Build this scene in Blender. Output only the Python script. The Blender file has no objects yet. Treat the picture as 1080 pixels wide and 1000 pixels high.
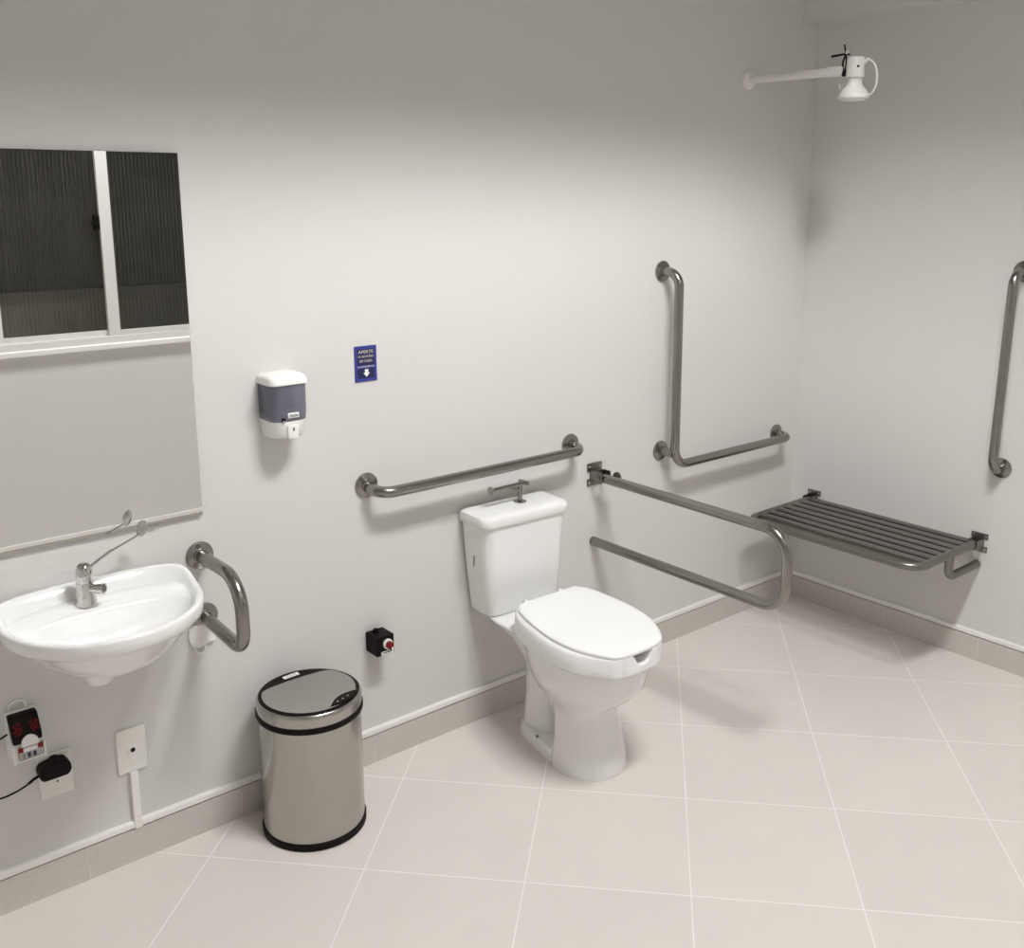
import bpy, bmesh, math, random
from mathutils import Vector, Matrix
random.seed(4)
C = bpy.context.scene.collection
PI = math.pi

# ------------------------------------------------------------------ materials
def mat(name, col, rough=0.5, metal=0.0, spec=0.5, noise=0.0, nscale=40, bump=0.0, bscale=120, coat=0.0, aniso=None):
    m = bpy.data.materials.new(name); m.use_nodes = True
    nt = m.node_tree; b = nt.nodes['Principled BSDF']
    b.inputs['Base Color'].default_value = (*col, 1)
    b.inputs['Roughness'].default_value = rough
    b.inputs['Metallic'].default_value = metal
    b.inputs['Specular IOR Level'].default_value = spec
    b.inputs['Coat Weight'].default_value = coat
    b.inputs['Coat Roughness'].default_value = 0.08
    tc = nt.nodes.new('ShaderNodeTexCoord')
    if noise > 0:
        n = nt.nodes.new('ShaderNodeTexNoise'); n.inputs['Scale'].default_value = nscale
        n.inputs['Detail'].default_value = 4
        nt.links.new(tc.outputs['Object'], n.inputs['Vector'])
        mx = nt.nodes.new('ShaderNodeMix'); mx.data_type = 'RGBA'
        mx.inputs[6].default_value = (*[c*(1-noise) for c in col], 1)
        mx.inputs[7].default_value = (*[min(1, c*(1+noise)) for c in col], 1)
        nt.links.new(n.outputs['Fac'], mx.inputs[0])
        nt.links.new(mx.outputs[2], b.inputs['Base Color'])
    if bump > 0:
        n = nt.nodes.new('ShaderNodeTexNoise'); n.inputs['Scale'].default_value = bscale
        n.inputs['Detail'].default_value = 3
        nt.links.new(tc.outputs['Object'], n.inputs['Vector'])
        if aniso:
            mp = nt.nodes.new('ShaderNodeMapping'); mp.inputs['Scale'].default_value = aniso
            nt.links.new(tc.outputs['Object'], mp.inputs['Vector']); nt.links.new(mp.outputs['Vector'], n.inputs['Vector'])
        bp = nt.nodes.new('ShaderNodeBump'); bp.inputs['Strength'].default_value = bump
        bp.inputs['Distance'].default_value = 0.002
        nt.links.new(n.outputs['Fac'], bp.inputs['Height'])
        nt.links.new(bp.outputs['Normal'], b.inputs['Normal'])
    return m

M_WALL = mat('wall_paint', (.65, .640, .622), .75, spec=.2, noise=.012, nscale=3, bump=.05, bscale=160)
M_CEIL = mat('ceiling_paint', (.66, .65, .63), .85, spec=.15, noise=.01, nscale=2)
M_BASE = mat('baseboard_tile', (.56, .53, .495), .5, spec=.3, noise=.07, nscale=70)
M_GROUT = mat('grout', (.72, .70, .67), .9, spec=.1)
M_PVC = mat('white_pvc', (.80, .79, .76), .4, spec=.4)
M_PLATE = mat('white_plate', (.78, .77, .735), .4, spec=.4)
M_CERAMIC = mat('white_ceramic', (.81, .81, .80), .12, spec=.5, coat=.3)
M_SEAT = mat('white_seat_plastic', (.87, .875, .88), .28, spec=.5)
M_STEEL = mat('brushed_steel', (.29, .28, .258), .23, metal=1, bump=.03, bscale=60)
M_STEELD = mat('brushed_steel_dull', (.235, .226, .208), .34, metal=1, bump=.05, bscale=60)
M_BIN = mat('polished_bin_steel', (.44, .43, .405), .2, metal=1, bump=.14, bscale=14, aniso=(3, 3, .15))
M_BINLID = mat('satin_lid_steel', (.50, .49, .47), .25, metal=1)
M_CHROME = mat('chrome', (.60, .59, .57), .07, metal=1)
M_BLACK = mat('black_plastic', (.006, .0045, .0045), .5, spec=.12)
M_DARK = mat('dark_hole', (.01, .01, .01), .8, spec=.1)
M_RED = mat('red_button', (.21, .006, .008), .45, spec=.2)
M_REDLENS = mat('dark_red_lens', (.008, .002, .0025), .35, spec=.12)
M_SPECK = mat('red_speck', (.55, .012, .018), .4, spec=.1)
M_WHITE = mat('white_plastic', (.82, .815, .79), .35, spec=.45)
M_GREYLAB = mat('grey_label', (.42, .41, .38), .6)
M_BLUE = mat('blue_sign', (.035, .045, .27), .4, noise=.04)
M_NAVY = mat('navy_sign_field', (.012, .014, .07), .4)
M_SIGNW = mat('sign_white', (.85, .85, .84), .5)
M_SIGNC = mat('sign_cream', (.62, .58, .52), .5)
M_SHOWER = mat('shower_white', (.80, .785, .75), .4, spec=.4)
M_ALU = mat('window_aluminium', (.72, .70, .67), .4, metal=.3)
M_LAMPBODY = mat('lamp_housing', (.05, .05, .05), .6)
M_LAMPIN = mat('lamp_cutoff', (.05, .05, .05), .6)
M_EXT = mat('outside_render', (.55, .52, .48), .9, noise=.25, nscale=4)

def mirror_mat():
    m = bpy.data.materials.new('mirror_glass'); m.use_nodes = True
    b = m.node_tree.nodes['Principled BSDF']
    b.inputs['Base Color'].default_value = (.96, .965, .955, 1)
    b.inputs['Metallic'].default_value = 1; b.inputs['Roughness'].default_value = 0.0
    return m
M_MIRROR = mirror_mat()
M_MEDGE = mat('mirror_edge', (.10, .11, .10), .3)

def smoked_mat():
    m = bpy.data.materials.new('smoked_plastic'); m.use_nodes = True
    nt = m.node_tree; nt.nodes.clear()
    out = nt.nodes.new('ShaderNodeOutputMaterial')
    tr = nt.nodes.new('ShaderNodeBsdfTransparent'); tr.inputs[0].default_value = (.55, .55, .62, 1)
    b = nt.nodes.new('ShaderNodeBsdfPrincipled'); b.inputs['Base Color'].default_value = (.25, .25, .31, 1)
    b.inputs['Roughness'].default_value = .15
    mx = nt.nodes.new('ShaderNodeMixShader'); mx.inputs[0].default_value = .5
    nt.links.new(tr.outputs[0], mx.inputs[1]); nt.links.new(b.outputs[0], mx.inputs[2])
    nt.links.new(mx.outputs[0], out.inputs[0])
    return m
M_SMOKE = smoked_mat()

def pane_mat():
    m = bpy.data.materials.new('ribbed_glass'); m.use_nodes = True
    nt = m.node_tree; nt.nodes.clear()
    out = nt.nodes.new('ShaderNodeOutputMaterial')
    tr = nt.nodes.new('ShaderNodeBsdfTransparent'); tr.inputs[0].default_value = (.55, .56, .54, 1)
    gl = nt.nodes.new('ShaderNodeBsdfGlossy'); gl.inputs['Roughness'].default_value = .10
    gl.inputs['Color'].default_value = (.8, .8, .78, 1)
    fr = nt.nodes.new('ShaderNodeFresnel'); fr.inputs[0].default_value = 1.5
    mx = nt.nodes.new('ShaderNodeMixShader')
    nt.links.new(fr.outputs[0], mx.inputs[0])
    df = nt.nodes.new('ShaderNodeBsdfDiffuse'); df.inputs[0].default_value = (.36, .345, .315, 1)
    m2 = nt.nodes.new('ShaderNodeMixShader'); m2.inputs[0].default_value = .07
    gp = nt.nodes.new('ShaderNodeNewGeometry'); sx = nt.nodes.new('ShaderNodeSeparateXYZ'); nt.links.new(gp.outputs['Position'], sx.inputs[0])
    m_a = nt.nodes.new('ShaderNodeMath'); m_a.operation = 'PINGPONG'; m_a.inputs[1].default_value = .0089; nt.links.new(sx.outputs[0], m_a.inputs[0])
    mr = nt.nodes.new('ShaderNodeMapRange'); mr.interpolation_type = 'SMOOTHSTEP'
    mr.inputs[1].default_value = 0; mr.inputs[2].default_value = .0050; mr.inputs[3].default_value = .115; mr.inputs[4].default_value = .012  # rib glints put into the colour: a paler line along each groove
    nt.links.new(m_a.outputs[0], mr.inputs[0]); nt.links.new(mr.outputs[0], m2.inputs[0])
    nt.links.new(tr.outputs[0], m2.inputs[1]); nt.links.new(df.outputs[0], m2.inputs[2])
    nt.links.new(m2.outputs[0], mx.inputs[1]); nt.links.new(gl.outputs[0], mx.inputs[2])
    nt.links.new(mx.outputs[0], out.inputs[0])
    return m
M_PANE = pane_mat()

def emit_mat(name, col, s):
    m = bpy.data.materials.new(name); m.use_nodes = True
    nt = m.node_tree; nt.nodes.clear()
    out = nt.nodes.new('ShaderNodeOutputMaterial'); e = nt.nodes.new('ShaderNodeEmission')
    e.inputs[0].default_value = (*col, 1); e.inputs[1].default_value = s
    nt.links.new(e.outputs[0], out.inputs[0]); return m
M_BULB = emit_mat('lamp_bulb', (1, 1, 1), 25600)

TILE, TOX, TOY, TTH = .4131, -1.7774, -.4381, math.radians(-47.0)
def floor_mat():
    m = bpy.data.materials.new('floor_tiles'); m.use_nodes = True
    nt = m.node_tree; b = nt.nodes['Principled BSDF']; L = nt.links.new
    def math_(op, a, bb=None):
        n = nt.nodes.new('ShaderNodeMath'); n.operation = op
        for i, v in ((0, a), (1, bb)):
            if v is None: continue
            if isinstance(v, (int, float)): n.inputs[i].default_value = v
            else: L(v, n.inputs[i])
        return n.outputs[0]
    g = nt.nodes.new('ShaderNodeNewGeometry'); sp = nt.nodes.new('ShaderNodeSeparateXYZ')
    L(g.outputs['Position'], sp.inputs[0])
    x = math_('SUBTRACT', sp.outputs[0], TOX); y = math_('SUBTRACT', sp.outputs[1], TOY)
    c, s = math.cos(TTH)/TILE, math.sin(TTH)/TILE
    u = math_('ADD', math_('MULTIPLY', x, c), math_('MULTIPLY', y, s))
    v = math_('ADD', math_('MULTIPLY', x, s), math_('MULTIPLY', y, -c))
    def dist(w):
        f = math_('FRACT', w)
        return math_('MINIMUM', f, math_('SUBTRACT', 1.0, f))
    d = math_('MINIMUM', dist(u), dist(v))
    mr = nt.nodes.new('ShaderNodeMapRange'); mr.interpolation_type = 'SMOOTHSTEP'
    mr.inputs[1].default_value = .0020; mr.inputs[2].default_value = .0056
    mr.inputs[3].default_value = 1; mr.inputs[4].default_value = 0
    L(d, mr.inputs[0]); gr = mr.outputs[0]
    n1 = nt.nodes.new('ShaderNodeTexNoise'); n1.inputs['Scale'].default_value = 260; n1.inputs['Detail'].default_value = 3
    n2 = nt.nodes.new('ShaderNodeTexNoise'); n2.inputs['Scale'].default_value = 6; n2.inputs['Detail'].default_value = 4
    L(g.outputs['Position'], n1.inputs[0]); L(g.outputs['Position'], n2.inputs[0])
    # slight shade difference from tile to tile
    cu = nt.nodes.new('ShaderNodeCombineXYZ')
    L(math_('FLOOR', u), cu.inputs[0]); L(math_('FLOOR', v), cu.inputs[1])
    wn = nt.nodes.new('ShaderNodeTexWhiteNoise'); wn.noise_dimensions = '2D'; L(cu.outputs[0], wn.inputs[0])
    k = math_('ADD', math_('ADD', math_('MULTIPLY', n1.outputs['Fac'], .16), math_('MULTIPLY', n2.outputs['Fac'], .08)),
              math_('MULTIPLY', wn.outputs[0], .035))
    k = math_('ADD', k, .865)
    hsv = nt.nodes.new('ShaderNodeVectorMath'); hsv.operation = 'SCALE'
    hsv.inputs[0].default_value = (.70, .655, .615); L(k, hsv.inputs['Scale'])
    mx = nt.nodes.new('ShaderNodeMix'); mx.data_type = 'RGBA'
    L(gr, mx.inputs[0]); L(hsv.outputs[0], mx.inputs[6]); mx.inputs[7].default_value = (.86, .84, .81, 1)
    L(mx.outputs[2], b.inputs['Base Color'])
    b.inputs['Roughness'].default_value = .55; b.inputs['Specular IOR Level'].default_value = .3
    bp = nt.nodes.new('ShaderNodeBump'); bp.inputs['Strength'].default_value = .25; bp.inputs['Distance'].default_value = .001
    L(math_('SUBTRACT', 1.0, gr), bp.inputs['Height']); L(bp.outputs[0], b.inputs['Normal'])
    return m
M_FLOOR = floor_mat()

# ------------------------------------------------------------------ helpers
def obj(name, bm, m, parent=None, smooth=None, bevel=0, seg=2, label=None):
    bmesh.ops.recalc_face_normals(bm, faces=bm.faces)
    me = bpy.data.meshes.new(name); bm.to_mesh(me); bm.free()
    ms = m if isinstance(m, (list, tuple)) else [m]
    for x in ms: me.materials.append(x)
    o = bpy.data.objects.new(name, me); C.objects.link(o)
    if parent is not None:
        o.parent = parent; o.matrix_parent_inverse = parent.matrix_basis.inverted()
    if bevel:
        md = o.modifiers.new('bevel', 'BEVEL'); md.width = bevel; md.segments = seg; md.limit_method = 'ANGLE'
        md.angle_limit = math.radians(35)
    if smooth is not None:
        me.shade_smooth()
        if smooth < 180:
            me.set_sharp_from_angle(angle=math.radians(smooth))
    if label: o['label'] = label
    return o

def thing(name, loc, label, cat, group=None):
    o = bpy.data.objects.new(name, None); C.objects.link(o); o.empty_display_size = .05
    o.location = loc; o['label'] = label; o['category'] = cat
    if group: o['group'] = group
    return o
def tag(o, label, cat, group=None):
    o['label'] = label; o['category'] = cat
    if group: o['group'] = group
    return o
def struct(name, bm, m, **k):
    o = obj(name, bm, m, **k); o['kind'] = 'structure'; return o

def box(bm, x0, x1, y0, y1, z0, z1, mi=0):
    vs = [bm.verts.new((x, y, z)) for x in (x0, x1) for y in (y0, y1) for z in (z0, z1)]
    for q in ((0, 1, 3, 2), (4, 6, 7, 5), (0, 4, 5, 1), (2, 3, 7, 6), (0, 2, 6, 4), (1, 5, 7, 3)):
        f = bm.faces.new([vs[i] for i in q]); f.material_index = mi
    return bm
def nbm(): return bmesh.new()
def mkbox(*a): return box(nbm(), *a)

def loft(bm, rings, cap0=True, cap1=True, closed=True, mi=0):
    R = [[bm.verts.new(p) for p in r] for r in rings]; n = len(R[0])
    for a, b in zip(R[:-1], R[1:]):
        for i in range(n if closed else n-1):
            j = (i+1) % n
            f = bm.faces.new((a[i], a[j], b[j], b[i])); f.material_index = mi
    if cap0: bm.faces.new(R[0]).material_index = mi
    if cap1: bm.faces.new(R[-1]).material_index = mi
    return bm

def circle(cx, cy, cz, r, axis='z', n=32, ry=None):
    ry = r if ry is None else ry; out = []
    for i in range(n):
        t = 2*PI*i/n; a, b = r*math.cos(t), ry*math.sin(t)
        out.append({'z': (cx+a, cy+b, cz), 'y': (cx+a, cy, cz+b), 'x': (cx, cy+a, cz+b)}[axis])
    return out
def lathe(bm, c, prof, axis='z', n=32, sgn=1, cap0=True, cap1=True, mi=0):
    """prof = (radius, distance along the axis); axis direction sgn."""
    rings = []
    for r, h in prof:
        p = list(c); p['xyz'.index(axis)] += sgn*h
        rings.append(circle(p[0], p[1], p[2], max(r, 1e-4), axis, n))
    return loft(bm, rings, cap0, cap1, mi=mi)

def fillet(pts, rad, seg=10):
    """polyline with rounded corners; rad = number or per-corner list"""
    P = [Vector(p) for p in pts]; out = [P[0]]
    for i in range(1, len(P)-1):
        r = rad[i-1] if isinstance(rad, (list, tuple)) else rad
        a = (P[i-1]-P[i]).normalized(); b = (P[i+1]-P[i]).normalized()
        ang = a.angle(b)
        if r <= 0 or abs(ang-PI) < 1e-3: out.append(P[i]); continue
        d = r/math.tan(ang/2); bis = (a+b).normalized(); cen = P[i]+bis*(r/math.sin(ang/2))
        s = P[i]+a*d-cen; e = P[i]+b*d-cen; tot = s.angle(e); ax = s.cross(e).normalized()
        for k in range(seg+1):
            out.append(cen+Matrix.Rotation(tot*k/seg, 3, ax) @ s)
    out.append(P[-1]); return out
def sweep(bm, pts, r, n=16, cap=True, mi=0):
    P = [Vector(p) for p in pts]; rings = []
    t0 = (P[1]-P[0]).normalized()
    up = Vector((0, 0, 1)) if abs(t0.z) < .9 else Vector((1, 0, 0))
    nrm = (up-t0*up.dot(t0)).normalized(); tp = t0
    for i, p in enumerate(P):
        t = ((P[min(i+1, len(P)-1)]-P[max(i-1, 0)])).normalized()
        q = tp.rotation_difference(t); nrm = (q @ nrm); nrm = (nrm-t*nrm.dot(t)).normalized(); tp = t
        b = t.cross(nrm)
        rr = r[i] if isinstance(r, (list, tuple)) else r
        rings.append([p+nrm*rr*math.cos(2*PI*k/n)+b*rr*math.sin(2*PI*k/n) for k in range(n)])
    return loft(bm, rings, cap, cap, mi=mi)
def smoothpath(pts, k=8):
    P = [Vector(p) for p in pts]; P = [P[0]*2-P[1]]+P+[P[-1]*2-P[-2]]; out = []
    for i in range(1, len(P)-2):
        for j in range(k):
            t = j/k; a, b, c, d = P[i-1:i+3]
            out.append(.5*((2*b)+(c-a)*t+(2*a-5*b+4*c-d)*t*t+(3*b-a-3*c+d)*t**3))
    out.append(P[-2]); return out
def rrect(cx, cy, z, w, d0, d1, rf, rb, n=6):
    """rounded rectangle, half width w, from y=-d0 (back) to y=-d1 (front)"""
    out = []
    for (sx, y, r, a0) in ((1, -d1, rf, -PI/2), (1, -d0, rb, 0), (-1, -d0, rb, PI/2), (-1, -d1, rf, PI)):
        ox = sx*(w-r); oy = y+(r if y == -d1 else -r)
        for k in range(n+1):
            a = a0+PI/2*k/n
            out.append((cx+ox+r*math.cos(a), cy+oy+r*math.sin(a), z))
    return out
def egg(cx, w, d0, lb, lf, z, nb=2.6, nf=2.0, n=64, skew=0.0, zs=0.0):
    """egg outline: widest at depth d0, back length lb, front length lf"""
    out = []
    for i in range(n):
        t = 2*PI*i/n; c, s = math.cos(t), math.sin(t)
        e = nf if s > 0 else nb; l = lf if s > 0 else lb
        u = w*math.copysign(abs(c)**(2/e), c); d = d0+l*math.copysign(abs(s)**(2/e), s)
        out.append((cx+u-skew*d, -d, z-zs*d))
    return out
def text_bm(body, size, depth=.0004):
    cu = bpy.data.curves.new('txt', 'FONT'); cu.body = body; cu.size = size; cu.align_x = 'CENTER'; cu.align_y = 'CENTER'
    cu.extrude = depth; cu.resolution_u = 3
    o = bpy.data.objects.new('txt', cu); C.objects.link(o)
    dg = bpy.context.evaluated_depsgraph_get(); me = bpy.data.meshes.new_from_object(o.evaluated_get(dg))
    bm = bmesh.new(); bm.from_mesh(me)
    bpy.data.objects.remove(o); bpy.data.meshes.remove(me); bpy.data.curves.remove(cu)
    return bm
def place_text(bm, x, y, z, width=None, height=None):
    """stand the text up on a wall facing -y"""
    xs = [v.co.x for v in bm.verts]; ys = [v.co.y for v in bm.verts]
    w = max(xs)-min(xs); h = max(ys)-min(ys); mx = (max(xs)+min(xs))/2; my = (max(ys)+min(ys))/2
    sx = width/w if width else 1; sy = height/h if height else sx
    for v in bm.verts:
        a, b, c = v.co; v.co = (x+(a-mx)*sx, y-c, z+(b-my)*sy)
    return bm

# ------------------------------------------------------------------ room shell
XL, YF, H = -4.25, -2.465, 3.50
struct('floor', mkbox(XL-.1, .1, YF-.15, .1, -.1, 0), M_FLOOR)
struct('ceiling', mkbox(XL-.1, .1, YF-.15, .1, H, H+.1), M_CEIL)
struct('wall_back', mkbox(XL-.1, .1, 0, .1, 0, H), M_WALL)
struct('wall_right', mkbox(0, .1, YF, 0, 0, H), M_WALL)
struct('wall_left', mkbox(XL-.1, XL, YF, 0, 0, H), M_WALL)
WX0, WX1, WZ0, WZ1 = -2.482, -1.46, 1.0, 2.10
bm = nbm()
box(bm, XL-.1, WX0, YF-.15, YF, 0, H); box(bm, WX1, .1, YF-.15, YF, 0, H)
box(bm, WX0, WX1, YF-.15, YF, 0, WZ0); box(bm, WX0, WX1, YF-.15, YF, WZ1, H)
struct('wall_front', bm, M_WALL)
struct('ceiling_beam', mkbox(-.103, 0, YF, 0, 2.329, H), M_WALL)

# tiled baseboards: tiles with thin grout joints in front of a grout bed
BH, BT = .0905, .009
def tiles(name, joints, axis, lo, hi):
    bm = nbm(); js = [lo]+joints+[hi]
    for a, b in zip(js[:-1], js[1:]):
        a2, b2 = a+.0013, b-.0013
        if axis == 'x': box(bm, a2, b2, -BT, 0, 0, BH)
        else: box(bm, -BT, 0, a2, b2, 0, BH)
    if axis == 'x': box(bm, lo, hi, -BT+.0008, 0, 0, BH-.001, 1)
    else: box(bm, -BT+.0008, 0, lo, hi, 0, BH-.001, 1)
    return struct(name, bm, [M_BASE, M_GROUT])
tiles('baseboard_back', [-3.73, -3.319, -2.908, -2.502, -2.075, -1.669, -1.255, -.842, -.698, -.416, -.193], 'x', XL, 0)
tiles('baseboard_right', [-2.09, -1.678, -1.265, -.851, -.469], 'y', YF, -BT)
# white cable trunking lying along the top of the baseboards
def trunk(name, prof, axis, lo, hi):
    rings = []
    for e in (lo, hi):
        rings.append([(e, -d, z) if axis == 'x' else (-d, e, z) for d, z in prof])
    return struct(name, loft(nbm(), rings), M_PVC)
tp = [(0, .0935), (.0075, .0935), (.0075, .0945), (.011, .0945), (.012, .096), (.012, .109), (.0095, .1125), (0, .1125)]
trunk('trim_1', tp, 'x', XL, 0)
trunk('trim_2', tp, 'y', YF+.012, -.012)
for o in (struct('baseboard_front', mkbox(XL, -BT, YF, YF+BT, 0, BH), M_BASE), struct('trim_3', mkbox(XL, 0, YF, YF+.012, .0935, .1125), M_PVC)): pass

# window in the front wall (seen in the mirror)
WY = YF-.04
win = bpy.data.objects.new('window_1', None); C.objects.link(win); win.location = ((WX0+WX1)/2, WY, WZ0); win['kind'] = 'structure'
bm = nbm()
box(bm, WX0, WX0+.03, WY-.04, WY+.03, WZ0, WZ1); box(bm, WX1-.03, WX1, WY-.04, WY+.03, WZ0, WZ1)
box(bm, WX0+.03, WX1-.03, WY-.04, WY+.03, WZ0, WZ0+.03); box(bm, WX0+.03, WX1-.03, WY-.04, WY+.03, WZ1-.03, WZ1)
o = obj('window_frame', bm, M_ALU, win, bevel=.003); o['kind'] = 'structure'
XM = -1.942
def sash(x0, x1, y, lat):
    bm = nbm(); fw = lat
    box(bm, x0, x0+fw, y-.012, y+.012, WZ0+.03, WZ1-.03); box(bm, x1-fw, x1, y-.012, y+.012, WZ0+.03, WZ1-.03)
    box(bm, x0+fw, x1-fw, y-.012, y+.012, WZ0+.03, WZ0+.055); box(bm, x0+fw, x1-fw, y-.012, y+.012, WZ1-.055, WZ1-.03)
    s = obj('sash', bm, M_ALU, win, bevel=.002); s['kind'] = 'structure'
    bm = nbm(); a, b = x0+fw-.004, x1-fw+.004; n = int((b-a)/.0178)*8; rings = []
    for i in range(n+1):
        x = a+(b-a)*i/n; k = abs(math.sin(PI*(x-a)/.0178))
        rings.append([(x, y-.003, WZ0+.05), (x, y+.001+.0060*k, WZ0+.05), (x, y+.001+.0060*k, WZ1-.05), (x, y-.003, WZ1-.05)])
    loft(bm, rings)
    p = obj('pane', bm, M_PANE, s, smooth=60); p['kind'] = 'structure'
    return s
sash(WX0+.031, XM+.040, WY-.0135, .034); s2 = sash(XM-.026, WX1-.031, WY+.0135, .054)
bm = nbm(); box(bm, XM-.052, XM-.028, WY+.002, WY+.030, 1.52, 1.59); box(bm, XM-.060, XM-.044, WY+.014, WY+.036, 1.54, 1.562)
obj('window_latch', bm, M_BLACK, win, bevel=.003)['kind'] = 'structure'
struct('window_sill', mkbox(WX0-.02, WX1+.02, YF-.012, YF+.022, WZ0-.028, WZ0-.002), M_PVC, bevel=.004)
# neighbouring wall outside, with a ledge, and an added fill light to brighten it
yl = bpy.data.lights.new('outside_fill', 'POINT'); yl.energy = 15.0; yl.color = (1, .96, .88); yl.shadow_soft_size = .08
yo = bpy.data.objects.new('outside_fill', yl); yo.location = (-2.5, -3.75, .35); C.objects.link(yo)
bm = nbm(); box(bm, -4.5, .6, -4.3, -4.15, 0, 1.05); box(bm, -4.5, .6, -4.3, -4.02, 1.05, 1.12); box(bm, -4.5, .6, -4.3, -4.2, 1.12, 2.6)
struct('outside_wall', bm, M_EXT)
struct('outside_ground', mkbox(-4.5, .6, -4.3, YF-.15, -.1, 0), M_EXT)

# unseen ceiling luminaire: deep cells shaped to cut its light off the upper walls
LX, LY, LZ = -1.91, -1.68, 3.40
lamp = thing('ceiling_lamp', (LX, LY, H), 'unseen long ceiling lamp, its deep black cells shaped to cut light off the upper walls', 'ceiling lamp')
NX, NY, CP, CH = 8, 3, .12, .055
LB = LZ-CH*1.008
bm = nbm()
hx, hy = CP*NX/2, CP*NY/2; a = CP/2-CH
box(bm, LX-hx, LX+hx, LY-hy, LY+hy, LZ+.03, H)
obj('housing', bm, M_LAMPBODY, lamp)
bm = nbm()
for k in range(NX+1):
    p = -hx+CP*k; box(bm, LX+p-a, LX+p+a, LY-hy-a, LY+hy+a, LB, LZ+.031)
for k in range(NY+1):
    p = -hy+CP*k; box(bm, LX-hx-a, LX+hx+a, LY+p-a, LY+p+a, LB, LZ+.031)
obj('light_cutoff', bm, M_LAMPIN, lamp)
bulbs = []
for ix in range(NX):
    for iy in range(NY):
        p = Vector((-hx+CP*(ix+.5), -hy+CP*(iy+.5), 0))
        if not bulbs:
            bm = nbm(); bmesh.ops.create_icosphere(bm, subdivisions=1, radius=.0042)
            bl = obj('bulb', bm, M_BULB, lamp)
            bm = nbm(); lathe(bm, (0, 0, .006), [(.004, 0), (.006, .026)], 'z', 10); so = obj('socket', bm, M_LAMPBODY); so.parent = bl
        else:
            bl = bulbs[0].copy(); C.objects.link(bl); so2 = so.copy(); C.objects.link(so2); so2.parent = bl
        bl.parent = lamp; bl.matrix_parent_inverse = Matrix.Identity(4); bl.location = p+Vector((0, 0, LZ-H)); bulbs.append(bl)

# ------------------------------------------------------------------ mirror
MX0, MX1, MZ0, MZ1 = -3.18, -2.557, .889, 1.782
t = thing('mirror', ((MX0+MX1)/2, 0, MZ0), 'large frameless wall mirror above the washbasin, reflecting a dark window', 'mirror')
bm = nbm(); box(bm, MX0, MX1, -.0105, -.0065, MZ0, MZ1)
bm.faces.ensure_lookup_table()
for f in bm.faces:
    f.material_index = 0 if f.calc_center_median().y < -.0102 else 1
obj('mirror_glass', bm, [M_MIRROR, M_MEDGE], t)
obj('backing', mkbox(MX0+.006, MX1-.006, -.0065, 0, MZ0+.006, MZ1-.006), M_MEDGE, t)
for x in (-2.682,):
    bm = nbm(); box(bm, x-.011, x+.011, -.0130, 0, MZ0-.003, MZ0-.0002); box(bm, x-.011, x+.011, -.0130, -.0108, MZ0-.003, MZ0+.007)
    obj('mirror_clip', bm, M_CHROME, t, bevel=.001)

# ------------------------------------------------------------------ grab bars
RB = .0165
FLP = [(.036, .0004), (.0365, .002), (.0355, .006), (.031, .0085), (.021, .009), (.0195, .010), (.0195, .016), (.017, .017)]
def flange(parent, x, z, wall='back', y=None):
    bm = nbm()
    if wall == 'back': lathe(bm, (x, 0, z), FLP, 'y', 32, -1)
    else: lathe(bm, (0, y, z), FLP, 'x', 32, -1)
    return obj('flange', bm, M_STEEL, parent, smooth=35)
def barobj(parent, pts, name='bar', r=RB, m=None):
    bm = nbm(); sweep(bm, pts, r, 20); return obj(name, bm, m or M_STEEL, parent, smooth=50)

g = thing('grab_bar', (-1.675, 0, .866), 'straight horizontal steel grab bar on the wall above the toilet tank', 'grab bar')
barobj(g, fillet([(-2.07, -.003, .869), (-2.07, -.075, .861), (-1.28, -.075, .861), (-1.28, 0, .867)], .05))
flange(g, -2.07, .873); flange(g, -1.28, .866)

g = thing('grab_bar', (-.83, 0, .74), 'L-shaped steel grab bar on the wall between toilet and shower seat', 'grab bar')
barobj(g, fillet([(-.847, -.004, 1.422), (-.838, -.073, 1.422), (-.832, -.073, .728), (-.137, -.073, .728), (-.137, -.003, .73)], [.05, .065, .045]))
barobj(g, [(-.833, -.003, .772), (-.833, -.070, .772)], 'stub')
flange(g, -.847, 1.423); flange(g, -.833, .772); flange(g, -.137, .731)

g = thing('grab_bar', (0, -.87, 1.09), 'vertical steel grab bar on the right wall above the shower seat', 'grab bar')
barobj(g, fillet([(0, -.876, 1.432), (-.073, -.876, 1.432), (-.073, -.867, .741), (0, -.867, .741)], .05))
flange(g, 0, 1.432, 'right', -.876); flange(g, 0, .741, 'right', -.867)

g = thing('grab_bar', (-2.57, 0, .70), 'short curved steel grab bar projecting from the wall beside the washbasin', 'grab bar')
barobj(g, fillet([(-2.569, -.003, .779), (-2.57, -.247, .785), (-2.57, -.247, .600), (-2.568, 0, .612)], [.085, .05], 14))
flange(g, -2.569, .779); flange(g, -2.568, .612)

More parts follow.
